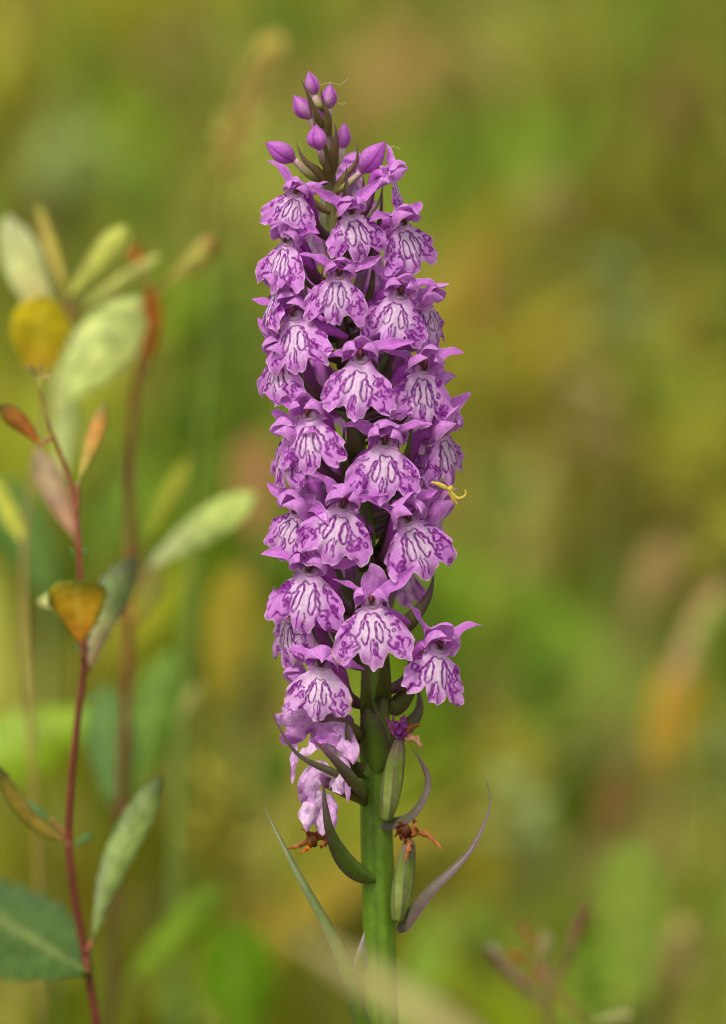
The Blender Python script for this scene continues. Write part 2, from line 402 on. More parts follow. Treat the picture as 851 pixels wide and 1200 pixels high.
    tube('spur', S_([(0, .6*MM, -.2*MM), (.2*sx*MM, 3.2*MM, -1.0*MM), (sx*MM, 6.0*MM, -2.6*MM), (1.5*sx*MM, 8.2*MM, -4.2*MM)]), [1.25*MM*kk, 1.15*MM*kk, .95*MM*kk, .5*MM*kk], M_PETAL, fl, np.array([mixc(MAUVE, PALE, .5), md, md*.9]), nu=16, nv=12)
    # throat: pale cup with a dark maroon mouth, and the column above it
    ph, th = np.meshgrid(np.linspace(0, math.pi, 12), np.linspace(0, 2*math.pi, 18, endpoint=False), indexing='ij')
    def ell(c, ax_): return np.stack([c[0]+ax_[0]*np.sin(ph)*np.cos(th), c[1]+ax_[1]*np.sin(ph)*np.sin(th), c[2]+ax_[2]*np.cos(ph)], -1)*MM*kk
    V = ell((0, .9, .6), (1.45, 1.3, 1.2)); mouth = smooth(.1, -.35, (V[..., 1]/(MM*kk)-.9)/1.3)*smooth(.15, .5, V[..., 2]/(MM*kk))*np.exp(-(V[..., 0]/(MM*kk)/.95)**4)
    C = mixc(np.broadcast_to(mixc(PALE, MAUVE, .3), V.shape), lin(74, 16, 24), mouth)
    mk('throat', V, gfaces(12, 18, True), M_PETAL, fl, C)
    V = ell((0, -.2, 1.75), (.55, .5, .8)); s_ = np.abs(V[..., 0]/(MM*kk))
    C = mixc(np.broadcast_to(lin(170, 90, 110), V.shape), lin(70, 16, 24), np.clip(np.exp(-((s_-.3)/.14)**2)*.9, 0, 1))
    mk('column', V, gfaces(12, 18, True), M_PETAL, fl, C)
    return T, A, out

def make_bract(A, out, length, seed, side=0.0, up=1.0, W=1.5, colr=None, curl=.0):
    r = np.random.default_rng(seed)
    tang = np.cross([0, 0, 1], out); d = out + tang*side; d /= np.linalg.norm(d)
    z = np.array([0, 0, 1.])
    p = [A, A+d*length*.30+z*length*.12*up, A+d*length*.55+z*length*.42*up, A+d*length*(.62+curl)+z*length*.86*up]
    V, t, v = blade_geo(np.array(p)-base, None, -d*.7+z*.7, .45, 20, 7, wp(W*MM, .55, 1.0, .6), .05, 2, r.uniform(0, 6))
    c0 = mixc(DG, BR, .3) if colr is None else colr
    C = mixc(np.broadcast_to(c0, V.shape), mixc(PU, BR, .4)*.7, .75*smooth(.45, 1, t)); C = mixc(C, PU*.6, .5*smooth(.75, 1, np.abs(v)))
    return mk('bract', V, gfaces(20, 7), M_GREEN, orchid, C)

# throat px, py, yaw, then options -- every flower seen on the camera side of the spike
FL = [
 dict(px=346, py=229, yaw=-20, size=56, roll=4, pitch=4, fold=.4, hood=.95),
 dict(px=413, py=253, yaw=12, size=62, roll=-14, fold=.25, lat=(1.5, 0)),
 dict(px=474, py=266, yaw=38, size=64, roll=-6, fold=.3),
 dict(px=462, py=208, yaw=78, size=50, roll=-10, fold=.3, R=.014),
 dict(px=335, py=287, yaw=-32, size=62, fold=.35, lat=(-1, 0)),
 dict(px=397, py=326, yaw=0, size=64, fold=.2, lat=(.5, 0)),
 dict(px=468, py=349, yaw=14, size=66, roll=6, fold=.4, lat=(1.5, 1.5)),
 dict(px=504, py=360, yaw=66, size=56, fold=.4, hood=1.1),
 dict(px=345, py=374, yaw=-20, size=68, roll=-4, fold=.3),
 dict(px=322, py=340, yaw=-66, size=54, fold=.45),
 dict(px=327, py=420, yaw=-50, size=60, fold=.45, lat=(0, -1)),
 dict(px=422, py=425, yaw=2, size=69, fold=.18, lat=(-.5, -.5)),
 dict(px=496, py=437, yaw=22, size=68, roll=8, fold=.45),
 dict(px=516, py=455, yaw=72, size=54, fold=.4),
 dict(px=362, py=492, yaw=-22, size=68, roll=-4, fold=.35),
 dict(px=451, py=524, yaw=2, size=68, fold=.18),
 dict(px=520, py=512, yaw=48, size=64, roll=-16, fold=.4, hood=1.15, lat=(2, 1)),
 dict(px=338, py=518, yaw=-55, size=58, fold=.55, hood=1.1),
 dict(px=345, py=604, yaw=-52, size=62, roll=3, fold=.5, hood=1.15),
 dict(px=401, py=598, yaw=-4, size=70, fold=.22, lat=(1, -2)),
 dict(px=480, py=614, yaw=14, size=76, roll=-14, fold=.3, lat=(.5, 1)),
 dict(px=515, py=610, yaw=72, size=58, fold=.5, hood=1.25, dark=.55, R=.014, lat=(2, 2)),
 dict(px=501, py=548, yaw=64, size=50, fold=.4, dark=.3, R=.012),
 dict(px=362, py=674, yaw=-16, size=72, roll=-8, fold=.35, lat=(0, -2)),
 dict(px=338, py=724, yaw=-44, size=64, roll=5, fold=.5, pale=.25, hood=1.1),
 dict(px=436, py=712, yaw=1, size=74, roll=-3, fold=.2, lat=(1.5, 2), raise_dorsal=True, pale=.2, hood=.9),
 dict(px=514, py=764, yaw=26, size=66, roll=6, fold=.3, lat=(.5, 1.6), pale=.15, hood=1.05),
 dict(px=376, py=784, yaw=4, size=64, roll=-6, fold=.4, pale=.55, lat=(-1, -3)),
 dict(px=350, py=806, yaw=-62, Y=-.005, size=62, roll=8, fold=.6, pale=.6, lat=(-1, -2), marks=.5),
 dict(px=388, py=848, yaw=-28, size=48, fold=.6, pale=.45, Y=-.005, marks=.6, hood=.8, pitch=18, lat=(-3, -4)),
]
for i, f in enumerate(FL):
    T, A, out = make_flower(1000+i*7, **f)
    rr = np.random.default_rng(50+i)
    make_bract(A - np.array([0, 0, 1.2*MM]), out, rr.uniform(13, 19)*MM, 300+i, side=rr.choice([-1, 1])*rr.uniform(.5, 1.0), W=rr.uniform(.9, 1.35))
# the far side of the spike, seen through the gaps
BK = [(412, 205, 150), (366, 262, -140), (440, 290, 120), (470, 330, 95), (352, 335, -105), (404, 360, 175), (455, 395, 140), (362, 420, -130), (500, 400, 100), (410, 460, 170), (345, 470, -100), (478, 480, 125), (380, 540, -150), (440, 575, 160), (505, 560, 110), (352, 570, -110), (395, 640, -160), (470, 660, 140), (375, 700, -130), (350, 660, -100)]
for i, (x, y, yw) in enumerate(BK):
    T, A, out = make_flower(4000+i*5, px=x, py=y, yaw=yw, size=60, back=True, R=.0155, fold=.4, lowres=True)
    if i % 2 == 0: make_bract(A, out, 14*MM, 700+i, side=.4)

# buds at the tip
def make_bud(seed, px, py, ang, ln, wd, Y, axpx, green=.3, tone=0.):
    """closed bud centred on a pixel, pointing at image angle ang (deg, 90 = up)"""
    r = np.random.default_rng(seed)
    c = ato(px, py, Y); u = np.array([math.cos(math.radians(ang)), -.15, math.sin(math.radians(ang))]); u /= np.linalg.norm(u)
    Ln, W = ln*PX*1.12, wd*PX
    nu, nv = 28, 42; t = np.linspace(0, 1, nu); a = np.linspace(0, 2*math.pi, nv, endpoint=False)
    rad = W/2*np.sin(math.pi*np.clip(t, .05, .992)**.84)**.9
    s1 = np.cross(u, [0, 1, .1]); s1 /= np.linalg.norm(s1); s2 = np.cross(s1, u)
    ribv = np.cos(3*a+seed)
    lob = 1+.09*ribv
    sp = (c-u*Ln/2)[None, None]+u*(t*Ln)[:, None, None]+(rad[:, None]*lob[None])[..., None]*(np.cos(a)[None, :, None]*s1+np.sin(a)[None, :, None]*s2)
    sp = sp + (s1*.08*Ln)[None, None]*((t-.5)**2)[:, None, None]*r.choice([-1, 1])
    B2 = lambda x: np.broadcast_to(x, (nu, nv))
    beige = lin(206, 178, 158); grn = lin(160, 160, 96)
    C = mixc(np.broadcast_to(mixc(MAUVE, MAUVE_D, .05+.5*tone), sp.shape), mixc(beige, MAUVE, .35), B2((.2+green*.75)*smooth(-.3, .8, ribv)[None]*(1-.6*smooth(.4, 1, t))[:, None]))
    C = mixc(C, grn, B2(green*.8*(1-smooth(.0, .35, t))[:, None]))
    C = mixc(C, DEEP*.75, B2(.55*smooth(.82, 1, -ribv)[None]*np.ones(nu)[:, None]))
    C = mixc(C, MAUVE_D*.8, B2(.35*smooth(.3, 1, np.cos(15*a+seed))[None]*(.4+.6*t)[:, None]))
    C = mixc(C, DEEP, B2(.2*smooth(.8, 1, t)[:, None]))
    o = mk('bud', sp-base, gfaces(nu, nv, True), M_PETAL, orchid, C)
    p0 = c-u*Ln*.47; A = ato(axpx[0], axpx[1], 0)
    tube('ovary', np.array([A, A*.45+p0*.55+np.array([0, -.0006, -.0006]), p0])-base, [.55*MM, .75*MM, .62*MM], M_GREEN, o, np.array([mixc(LG*.6, BR, .4), mixc(LG, lin(200, 180, 120), .4), mixc(MAUVE, lin(190, 185, 120), .6)]), nu=14, nv=10)
    return A
BUDS = [(365, 98, 105, 27, 17, -.001, (380, 128), .8, 0), (386, 113, 88, 27, 18, -.003, (384, 148), .9, .1), (354, 126, 125, 31, 21, -.003, (379, 156), .7, .1),
        (372, 161, 100, 27, 24, -.007, (384, 195), .2, .5), (329, 177, 147, 37, 24, -.004, (381, 214), .1, .35), (436, 184, 52, 42, 27, -.005, (387, 226), .15, .2),
        (378, 128, 100, 26, 14, .004, (383, 160), .3, 0), (403, 160, 85, 30, 16, .006, (386, 200), .1, 0)]
for i, b in enumerate(BUDS): make_bud(60+i, *b)
def bract_px(pts, Ys, W, hint=(0, -.9, .3), cup=.5, c0=None, c1=None, nu=26, prof=(.5, 1., .5), name='bract', wedge=.0, mat=None, parent=None, org=None):
    P = np.array([ato(x, y, Y) for (x, y), Y in zip(pts, Ys)]) - (base if org is None else org)
    V, t, v = blade_geo(P, None, hint, cup, nu, 9, wp(W*PX, *prof), .03, 2, 1.)
    c0 = DG if c0 is None else c0; c1 = mixc(PU, BR, .4)*.8 if c1 is None else c1
    C = mixc(np.broadcast_to(c0, V.shape), c1, .9*smooth(.25, 1, t)); C = mixc(C, c1*.75, .85*smooth(.62, 1, np.abs(v)))
    C = mixc(C, c0*1.35, .3*np.exp(-(v/.18)**2)*(1-t))
    return mk(name, V, gfaces(nu, 9), mat or M_GREEN, parent or orchid, C)
BG_ = lin(122, 106, 58)
# bracts among the buds and at the top
for pts, W in [([(381, 150), (368, 130), (360, 108), (352, 92)], 4.5), ([(383, 160), (384, 135), (377, 112), (376, 103)], 4.5), ([(386, 205), (391, 180), (394, 160), (392, 142)], 7),
               ([(385, 215), (372, 200), (356, 186), (346, 164)], 5.5), ([(386, 215), (383, 196), (379, 180), (371, 168)], 5), ([(388, 235), (405, 205), (418, 188), (417, 162)], 5), ([(384, 190), (378, 170), (370, 150), (366, 128)], 5),
               ([(389, 248), (372, 240), (358, 226), (353, 205)], 4.5), ([(392, 255), (420, 230), (426, 215), (424, 200)], 5), ([(394, 285), (430, 262), (438, 258), (434, 240)], 4)]:
    bract_px(pts, [-.001, -.004, -.006, -.007], W*.85, c0=BG_, c1=mixc(BG_, PU, .5))
# large bracts and capsules low on the stem
bract_px([(430, 924), (398, 905), (345, 878), (313, 822)], [-.002, -.011, -.018, -.019], 7.5, hint=(.3, -.6, .8), prof=(.5, 1.2, .6), c0=mixc(DG, BR, .25))
bract_px([(432, 925), (415, 912), (388, 885), (362, 862)], [-.002, -.013, -.018, -.019], 10, hint=(.3, -.8, .4), prof=(.6, 1., .5), c0=mixc(DG, BR, .35))
bract_px([(443, 1032), (408, 1004), (385, 955), (378, 898)], [-.0025, -.010, -.017, -.018], 14, hint=(.6, -.7, .4), cup=.6, prof=(.58, 1.3, .12), c0=mixc(DG, LG, .35))
bract_px([(440, 905), (436, 868), (430, 835), (423, 798)], [-.003, -.0045, -.006, -.007], 15, cup=.7, prof=(.55, 1.1, .55), c0=mixc(DG, LG, .45), hint=(-.25, -.9, .2))
bract_px([(446, 962), (482, 950), (500, 915), (480, 872)], [-.002, -.005, -.005, -.004], 9, hint=(-.4, -.3, .9), cup=.6, prof=(.45, 1.2, .6), c0=mixc(DG, PU, .25))
bract_px([(464, 1088), (490, 1052), (556, 985), (574, 930), (566, 906)], [-.002, -.005, -.004, .0, .002], 9, hint=(-.5, -.4, .8), cup=.7, prof=(.38, 1.3, .7), c0=mixc(DG, PU, .3), c1=mixc(PU, BR, .45))
bract_px([(462, 742), (485, 722), (503, 696), (509, 668)], [-.002, -.004, -.004, -.003], 8, c0=mixc(DG, BR, .4))
bract_px([(455, 835), (475, 815), (487, 790), (490, 762)], [-.002, -.004, -.004, -.003], 9, c0=mixc(DG, BR, .35))
bract_px([(452, 870), (478, 850), (490, 835), (488, 800)], [.002, .003, .004, .004], 9, c0=mixc(DG, BR, .3))
bract_px([(422, 1140), (424, 1110), (427, 1092)], [-.001, -.004, -.005], 6, c0=LG, c1=mixc(PALE, PU, .4))
# the narrow leaf clasping the stem lower down, reaching up to the left
bract_px([(446, 1330), (428, 1200), (398, 1110), (350, 1022), (309, 944)], [-.003, -.010, -.014, -.012, -.006], 9.5, hint=(.5, -.8, .35), cup=.6, prof=(.62, .8, .8), c0=mixc(LG, DG, .4), c1=mixc(LG*.9, PU, .35), name='stem_leaf', nu=40)
for sgn, zz, ln in ((1, .09, .10), (-1, .05, .13), (1, .03, .12)):   # lower leaves, below the frame
    P = [np.array([0, 0, zz+.02]), np.array([sgn*.02, -.01, zz+.05]), np.array([sgn*.055, -.015, zz+.075]), np.array([sgn*ln, -.02, zz+.05])]
    V, t, v = blade_geo(P, None, (0, -.3, 1), .35, 24, 9, wp(.009, .7, .8, .5))
    mk('stem_leaf', V, gfaces(24, 9), M_GREEN, orchid, np.broadcast_to(LG*.8, V.shape))

def capsule(seed, p0, p1, W, Yc):
    A = ato(*p0, Yc); B = ato(*p1, Yc-.001)
    pts = [A, A*.7+B*.3, A*.3+B*.7, B]
    return tube('seed_capsule', np.array(pts)-base, [1.0*MM]+[W*PX*.5*math.sin(math.pi*(.14+.72*k_/10))**.8 for k_ in range(1, 10)]+[.85*MM], M_GREEN, orchid, np.array([mixc(LG, BR, .3), mixc(LG, lin(170, 170, 110), .5), mixc(LG, BR, .3), mixc(BR, PU, .3)]), nu=26, nv=30, ribs=6, ribamp=.07, twist=.7, ribcol=mixc(mixc(PU, BR, .5), LG, .35)*.8)
cp1 = capsule(1, (452, 962), (468, 868), 25, -.0045)
cp2 = capsule(2, (466, 1080), (480, 985), 25, -.0040)
capsule(3, (432, 918), (452, 800), 22, -.001)
# withered flowers on the capsules
ORG = lin(158, 96, 50); DBR = lin(110, 58, 30)
def withered(parent_name, cx, cy, Y, parts, seed):
    """one shrivelled flower; parts = list of (pixel path, half width px, colour)"""
    r = np.random.default_rng(seed); c = ato(cx, cy, Y)
    ph, th = np.meshgrid(np.linspace(0, math.pi, 14), np.linspace(0, 2*math.pi, 18, endpoint=False), indexing='ij')
    rr = 1+.22*np.sin(3*th+seed)*np.sin(2*ph)+.12*np.sin(7*th+ph*3)
    V = c + np.stack([rr*np.sin(ph)*np.cos(th)*6, rr*np.sin(ph)*np.sin(th)*5, rr*np.cos(ph)*8], -1)*PX - base
    o = mk(parent_name, V, gfaces(14, 18, True), M_DRY, orchid, np.broadcast_to(parts[0][2]*.8, V.shape))
    for path, W, colr in parts:
        n = len(path); Ys = Y + np.linspace(0, 1, n)*r.uniform(-.004, .002)
        P = np.array([ato(x, y, yy) for (x, y), yy in zip(path, Ys)]) - base
        V, t, v = blade_geo(P, None, (r.normal(0, .4), -1, r.normal(0, .4)), r.uniform(.4, 1.2), 18, 7, wp(W*PX*.8, .6, .6, .7), .9, 3.5, r.uniform(0, 6), r.normal(0, 1.0))
        mk('withered_petal', V, gfaces(18, 7), M_DRY, o, mixc(np.broadcast_to(colr, V.shape), ORG, .5*smooth(.6, 1, t)))
    return o
VIO = mixc(MAUVE_D, PU, .5)
withered('withered_flower', 468, 856, -.006, [([(468, 866), (462, 852), (460, 838)], 6, VIO), ([(470, 866), (472, 850), (474, 836)], 7, VIO), ([(474, 862), (484, 852), (494, 852)], 4, ORG), ([(474, 866), (486, 868), (494, 880)], 5, lin(215, 160, 120)), ([(465, 860), (456, 848), (450, 838)], 4, mixc(VIO, ORG, .4))], 3)
withered('withered_flower', 476, 974, -.006, [([(476, 984), (468, 974), (462, 982)], 5, DBR), ([(478, 984), (484, 970), (483, 957)], 6, ORG), ([(482, 980), (498, 978), (512, 988), (521, 998)], 3.5, ORG), ([(478, 984), (477, 996), (474, 1010)], 3, ORG), ([(474, 980), (470, 968), (474, 962)], 5, DBR)], 4)
withered('withered_flower', 366, 984, -.011, [([(390, 978), (366, 984), (348, 992), (331, 996)], 4.5, ORG), ([(386, 974), (368, 976), (352, 970)], 4, DBR), ([(386, 978), (378, 990), (372, 990)], 4, ORG), ([(370, 984), (358, 996), (350, 1000)], 3, lin(190, 90, 30))], 5)
# fading flowers hanging under the lowest open ones
def blotch(V, r):
    P = V.reshape(-1, 3); k = r.normal(0, 1, (5, 3))*1300; f = np.sin(P @ k.T + r.uniform(0, 6, 5)).sum(1)
    return smooth(1.1, 1.9, f)
def faded(cx, cy, Y, parts, seed):
    r = np.random.default_rng(seed); A = ato(cx, cy, Y); B = axis_at(ato(430, cy+25, 0)[2]) + np.array([-.002, -.001, 0])
    o = tube('faded_flower', np.array([B, B*.5+A*.5+np.array([0, -.003, .001]), A])-base, [.8*MM, 1.3*MM, .9*MM], M_GREEN, orchid, np.array([mixc(DG, BR, .5), BR, PU]), nu=16, nv=10)
    for path, W, colr in parts:
        n = len(path); Ys = Y + np.linspace(0, -1, n)*r.uniform(0, .004)
        P = np.array([ato(x, y, yy) for (x, y), yy in zip(path, Ys)]) - base
        V, t, v = blade_geo(P, None, (r.normal(0, .3), -1, .2), r.uniform(.3, .9), 34, 17, wp(W*PX*.9, .8, .7, .4), .4, 2.4, r.uniform(0, 6), r.normal(0, .35))
        C = petal_colour(t, v, mixc(colr, PALE, .15), colr, r, .6, .3, r.uniform(-1, 1)); C = mixc(C.reshape(-1, 3), MARK, .55*blotch(V, r)); C = mixc(C, ORG, .5*(smooth(.9, 1, t)+.6*smooth(.9, 1, np.abs(v))*smooth(.3, .9, t)).ravel().clip(0, 1))
        mk('petal', V, gfaces(34, 17), M_PETAL, o, C)
FP = mixc(MAUVE, PALE, .75); FM = mixc(MAUVE, PALE, .45)
faded(372, 838, -.010, [([(372, 832), (352, 838), (330, 842), (322, 838)], 12, FM), ([(374, 836), (356, 852), (336, 866), (328, 862)], 15, mixc(MAUVE_D, PALE, .25)), ([(380, 842), (376, 862), (372, 872)], 22, mixc(MAUVE_D, PALE, .2)), ([(386, 842), (400, 862), (412, 880), (414, 896)], 15, FM), ([(376, 858), (364, 876), (350, 884)], 9, FP), ([(345, 868), (342, 895), (342, 920)], 5, FM), ([(395, 868), (405, 905), (408, 942)], 6, FM)], 21)
faded(376, 914, -.011, [([(386, 898), (366, 912), (360, 930), (372, 945)], 14, FM), ([(392, 905), (398, 915), (400, 932)], 12, FP), ([(382, 930), (366, 950), (360, 975)], 13, FP), ([(382, 932), (380, 955), (378, 980)], 15, mixc(FM, PALE, .3)), ([(385, 930), (392, 948), (392, 972)], 6, FM), ([(372, 945), (358, 935), (352, 925)], 7, FM)], 22)
# yellowed petal behind the stem
bract_px([(425, 860), (413, 872), (412, 890), (418, 908)], [.003, .004, .004, .003], 14, c0=lin(214, 170, 90), c1=lin(220, 190, 120), name='withered_petal', mat=M_DRY)

# ------------------------------------------------------------------ leafy shoots beside and behind the orchid
def obov(W, wide=.55, blunt=.8):
    def f(t):
        return W*np.maximum((np.clip(t, 0, 1)**(wide*1.4))*np.clip(1-t**3.2, 0, 1)**blunt*1.18, .02)
    return f
def leaf(parent, org, bp, tp, Y0, Y1, Wpx, col, rim=None, hint=(0, -1, .35), cup=.25, arch=0.0, side=0.0, wide=.6, blunt=.8, vein=.25, wrinkle=.05, base_c=None, pet=None, name='leaf'):
    """a leaf from pixel bp to pixel tp (depths Y0, Y1), half width Wpx, with its leaf stalk back to pixel pet"""
    A, B = at(*bp, Y0), at(*tp, Y1); ln = np.linalg.norm(B-A); h = np.asarray(hint, float); h /= np.linalg.norm(h)
    sd_ = np.cross((B-A)/ln, h)
    P = np.array([A, A*.67+B*.33+h*arch*ln*.7+sd_*side*ln, A*.33+B*.67+h*arch*ln+sd_*side*ln, B]) - org
    W = Wpx*pxs(Y0); nu, nv = 30, 15
    V, t, v = blade_geo(P, None, h, cup, nu, nv, obov(W, wide, blunt), .10, 1.3, bp[0]*.7)
    T, S, N = frames(spline(P, nu), h)
    ves = np.sin((t*8 + .22*np.sin(t*11+bp[0]) + .15*np.sign(v)*np.sin(t*5+bp[1]) - np.abs(v)*1.6)*2*math.pi)*(.7+.3*np.sin(t*17+v*6+bp[1]))
    V = V + (wrinkle*W*ves*(1-np.abs(v)*.5)*smooth(.03, .2, np.abs(v)))[..., None]*N[:, None]
    V[:, [0, -1]] += (S*(.035*W*np.sin(np.arange(nu)*2.1+.8*np.sin(np.arange(nu)*.9)))[:, None])[:, None]*np.array([-1, 1])[None, :, None]
    col = np.asarray(col)*1.22; base_c = col if base_c is None else base_c*1.22
    C = mixc(base_c, col, smooth(0, .7, t)); C = mixc(C, col*.6, vein*smooth(.5, 1, -ves)*.6)
    C = mixc(C, mixc(col*1.3, lin(210, 200, 120), .4), .55*np.exp(-(v/.10)**2))
    if rim is not None: C = mixc(C, rim, .9*smooth(.62, .98, np.maximum(np.abs(v), (t-.1)*1.08)))
    o = mk(name, V, gfaces(nu, nv), M_LEAF, parent, C)
    if pet is not None:
        K = at(*pet, Y0)-org
        tube('leaf_stalk', [K, (K+P[0])/2, P[0]], [.45*MM, .4*MM, .35*MM], M_BARK, o, lin(150, 90, 60), nu=8, nv=8)
    return o
def shoot(name, label, path, Y, r_top, r_bot, cols, foot_px, group=None):
    pts = [at(x, y, yy) for (x, y), yy in zip(path, np.broadcast_to(Y, (len(path),)))]
    last = pts[-1]; foot = np.array([at(foot_px, 1200, np.broadcast_to(Y, (len(path),))[-1])[0], last[1], -.03])
    pts += [last*.5+foot*.5, foot]; org = foot.copy()
    root = thing(name, label, 'shoot', org, group)
    n = len(pts)
    tube('stem', np.array(pts)-org, list(np.linspace(r_top, r_bot, n)*MM), M_BARK, root, np.array([np.stack([np.interp(i/(n-1), np.linspace(0, 1, len(cols)), np.array(cols)[:, k]) for k in range(3)]) for i in range(n)]), nu=90, nv=12)
    return root, org
RED = lin(112, 46, 40); REDB = lin(146, 80, 62); OLV = lin(140, 140, 48)
GL = lin(98, 132, 62); GP = lin(188, 204, 110); YL = lin(226, 200, 40); ORA = lin(196, 112, 40); GB = lin(86, 124, 66)

YF = .040
s1, o1 = shoot('willow_shoot', 'slender red-stemmed shoot with an orange fan-shaped leaf, rising beside the orchid',
   [(42, 436), (48, 462), (60, 505), (76, 545), (86, 580), (92, 625), (94, 672), (98, 730), (99, 775), (90, 850), (83, 925), (81, 990), (90, 1065), (100, 1120), (114, 1200)], YF, .35, .85, [OLV, REDB, RED, RED, RED], 135)
leaf(s1, o1, (95, 754), (89, 680), YF-.001, YF-.010, 47, lin(226, 176, 44), rim=lin(104, 122, 36), wide=.62, blunt=.42, arch=.12, cup=.2, base_c=lin(232, 150, 50), pet=(98, 770), hint=(0, -.9, .5), wrinkle=.015)
leaf(s1, o1, (104, 788), (160, 652), YF+.008, YF+.022, 33, lin(104, 126, 64), rim=lin(100, 90, 60), pet=(99, 772), side=-.06, wrinkle=.08, base_c=lin(150, 120, 84))
leaf(s1, o1, (112, 690), (44, 706), YF+.022, YF+.03, 16, lin(186, 188, 120), pet=(96, 700))
leaf(s1, o1, (47, 522), (-2, 476), YF, YF-.004, 18, lin(186, 116, 48), rim=lin(84, 96, 46), pet=(62, 512), side=.06, base_c=lin(220, 120, 50))
leaf(s1, o1, (92, 566), (124, 470), YF, YF+.012, 17, lin(186, 130, 54), rim=lin(110, 130, 50), pet=(90, 600), base_c=lin(170, 160, 60))
leaf(s1, o1, (88, 630), (42, 524), YF+.04, YF+.05, 26, lin(150, 124, 88), pet=(92, 640), base_c=lin(176, 120, 92))
leaf(s1, o1, (77, 985), (-4, 896), YF-.004, YF-.02, 20, lin(170, 142, 50), rim=lin(90, 110, 46), pet=(81, 992), hint=(.4, -.8, .6), side=-.10, wide=.5)
leaf(s1, o1, (60, 960), (15, 935), YF+.01, YF+.02, 10, GB*.8, pet=(81, 985))
leaf(s1, o1, (104, 1140), (-70, 1035), YF-.004, YF+.075, 100, lin(76, 104, 38), pet=(101, 1124), wrinkle=.10, hint=(.15, -1, .4), wide=.5)
leaf(s1, o1, (109, 1102), (191, 910), YF-.004, YF+.014, 30, lin(126, 146, 70), rim=lin(100, 116, 56), pet=(102, 1114), side=-.05, wrinkle=.08)
leaf(s1, o1, (86, 992), (108, 976), YF, YF+.004, 7, GB, pet=(82, 996))
for bx, by, tx, ty in ((44, 440, 28, 430), (44, 440, 36, 428), (44, 440, 50, 427), (44, 442, 60, 440)):
    leaf(s1, o1, (bx, by), (tx, ty), YF, YF-.002, 4, lin(176, 160, 96), wrinkle=0)
for bx, by in ((84, 568), (91, 648), (97, 748), (98, 762), (99, 818)):                # small buds at the nodes
    for sg in (-1, 1):
        leaf(s1, o1, (bx+sg*3, by), (bx+sg*11, by-4), YF, YF, 3.2, GB, wrinkle=0, name='side_bud')

YB = .155
s2, o2 = shoot('willow_shoot', 'blurred reddish-brown shoot with a pale leaf spreading towards the orchid',
   [(178, 342), (172, 385), (160, 440), (154, 520), (153, 600), (151, 700), (148, 820), (141, 950), (133, 1080), (128, 1200)], YB, .7, 1.1, [lin(186, 110, 56), lin(140, 66, 52), lin(126, 60, 46), lin(96, 74, 40), lin(88, 80, 40)], 120)
leaf(s2, o2, (170, 668), (302, 580), YB, YB-.015, 31, GP, base_c=lin(200, 204, 150), pet=(152, 690), side=-.03)
leaf(s2, o2, (176, 424), (178, 338), YB-.004, YB-.012, 17, lin(190, 106, 42), pet=(166, 440), wide=.5)
leaf(s2, o2, (192, 336), (252, 280), YB, YB-.01, 24, lin(176, 170, 80), rim=lin(190, 140, 80), pet=(177, 352), cup=.7)
leaf(s2, o2, (168, 320), (156, 288), YB, YB, 9, lin(196, 78, 36), pet=(176, 345))
leaf(s2, o2, (166, 640), (222, 535), YB+.02, YB+.05, 17, lin(148, 150, 36), pet=(152, 660))
leaf(s2, o2, (170, 720), (180, 655), YB+.01, YB+.04, 26, lin(150, 140, 44), pet=(150, 735))
leaf(s2, o2, (152, 940), (200, 760), YB+.03, YB+.06, 46, lin(96, 128, 34), pet=(141, 950))
leaf(s2, o2, (132, 945), (122, 800), YB+.02, YB+.05, 42, lin(84, 118, 52), pet=(141, 955))
leaf(s2, o2, (150, 900), (236, 800), YB+.06, YB+.10, 14, lin(160, 156, 84), pet=(143, 920))

YA = .135
s3, o3 = shoot('willow_shoot', 'blurred pale shoot topped by a yellow leaf and broad grey-green leaves',
   [(76, 372), (66, 420), (50, 490), (36, 570), (28, 650), (30, 760), (36, 860), (44, 1000), (50, 1200)], YA, .5, .7, [lin(150, 150, 80), lin(150, 140, 80), lin(166, 134, 80), lin(140, 120, 60), lin(110, 106, 50)], 55)
leaf(s3, o3, (62, 398), (6, 252), YA, YA+.01, 36, lin(180, 184, 116), rim=lin(190, 196, 140), base_c=lin(190, 160, 90), pet=(74, 385))
leaf(s3, o3, (80, 352), (44, 240), YA+.01, YA+.02, 11, lin(180, 160, 62), pet=(75, 385))
leaf(s3, o3, (80, 348), (150, 264), YA, YA-.005, 27, lin(186, 190, 88), pet=(74, 382), cup=.6)
leaf(s3, o3, (92, 362), (188, 298), YA+.01, YA, 13, lin(186, 186, 104), pet=(75, 384))
leaf(s3, o3, (44, 440), (50, 346), YA-.012, YA-.02, 46, YL, wide=.4, cup=.15, pet=(62, 425), base_c=lin(212, 168, 46), hint=(.1, -1, .2), wrinkle=.02)
leaf(s3, o3, (62, 474), (166, 348), YA, YA+.012, 52, lin(194, 206, 116), pet=(54, 476), wide=.5)
leaf(s3, o3, (75, 560), (78, 450), YA+.02, YA+.03, 26, lin(166, 176, 100), pet=(40, 560))
leaf(s3, o3, (30, 640), (-10, 560), YA, YA+.02, 16, lin(176, 176, 60), pet=(28, 650))

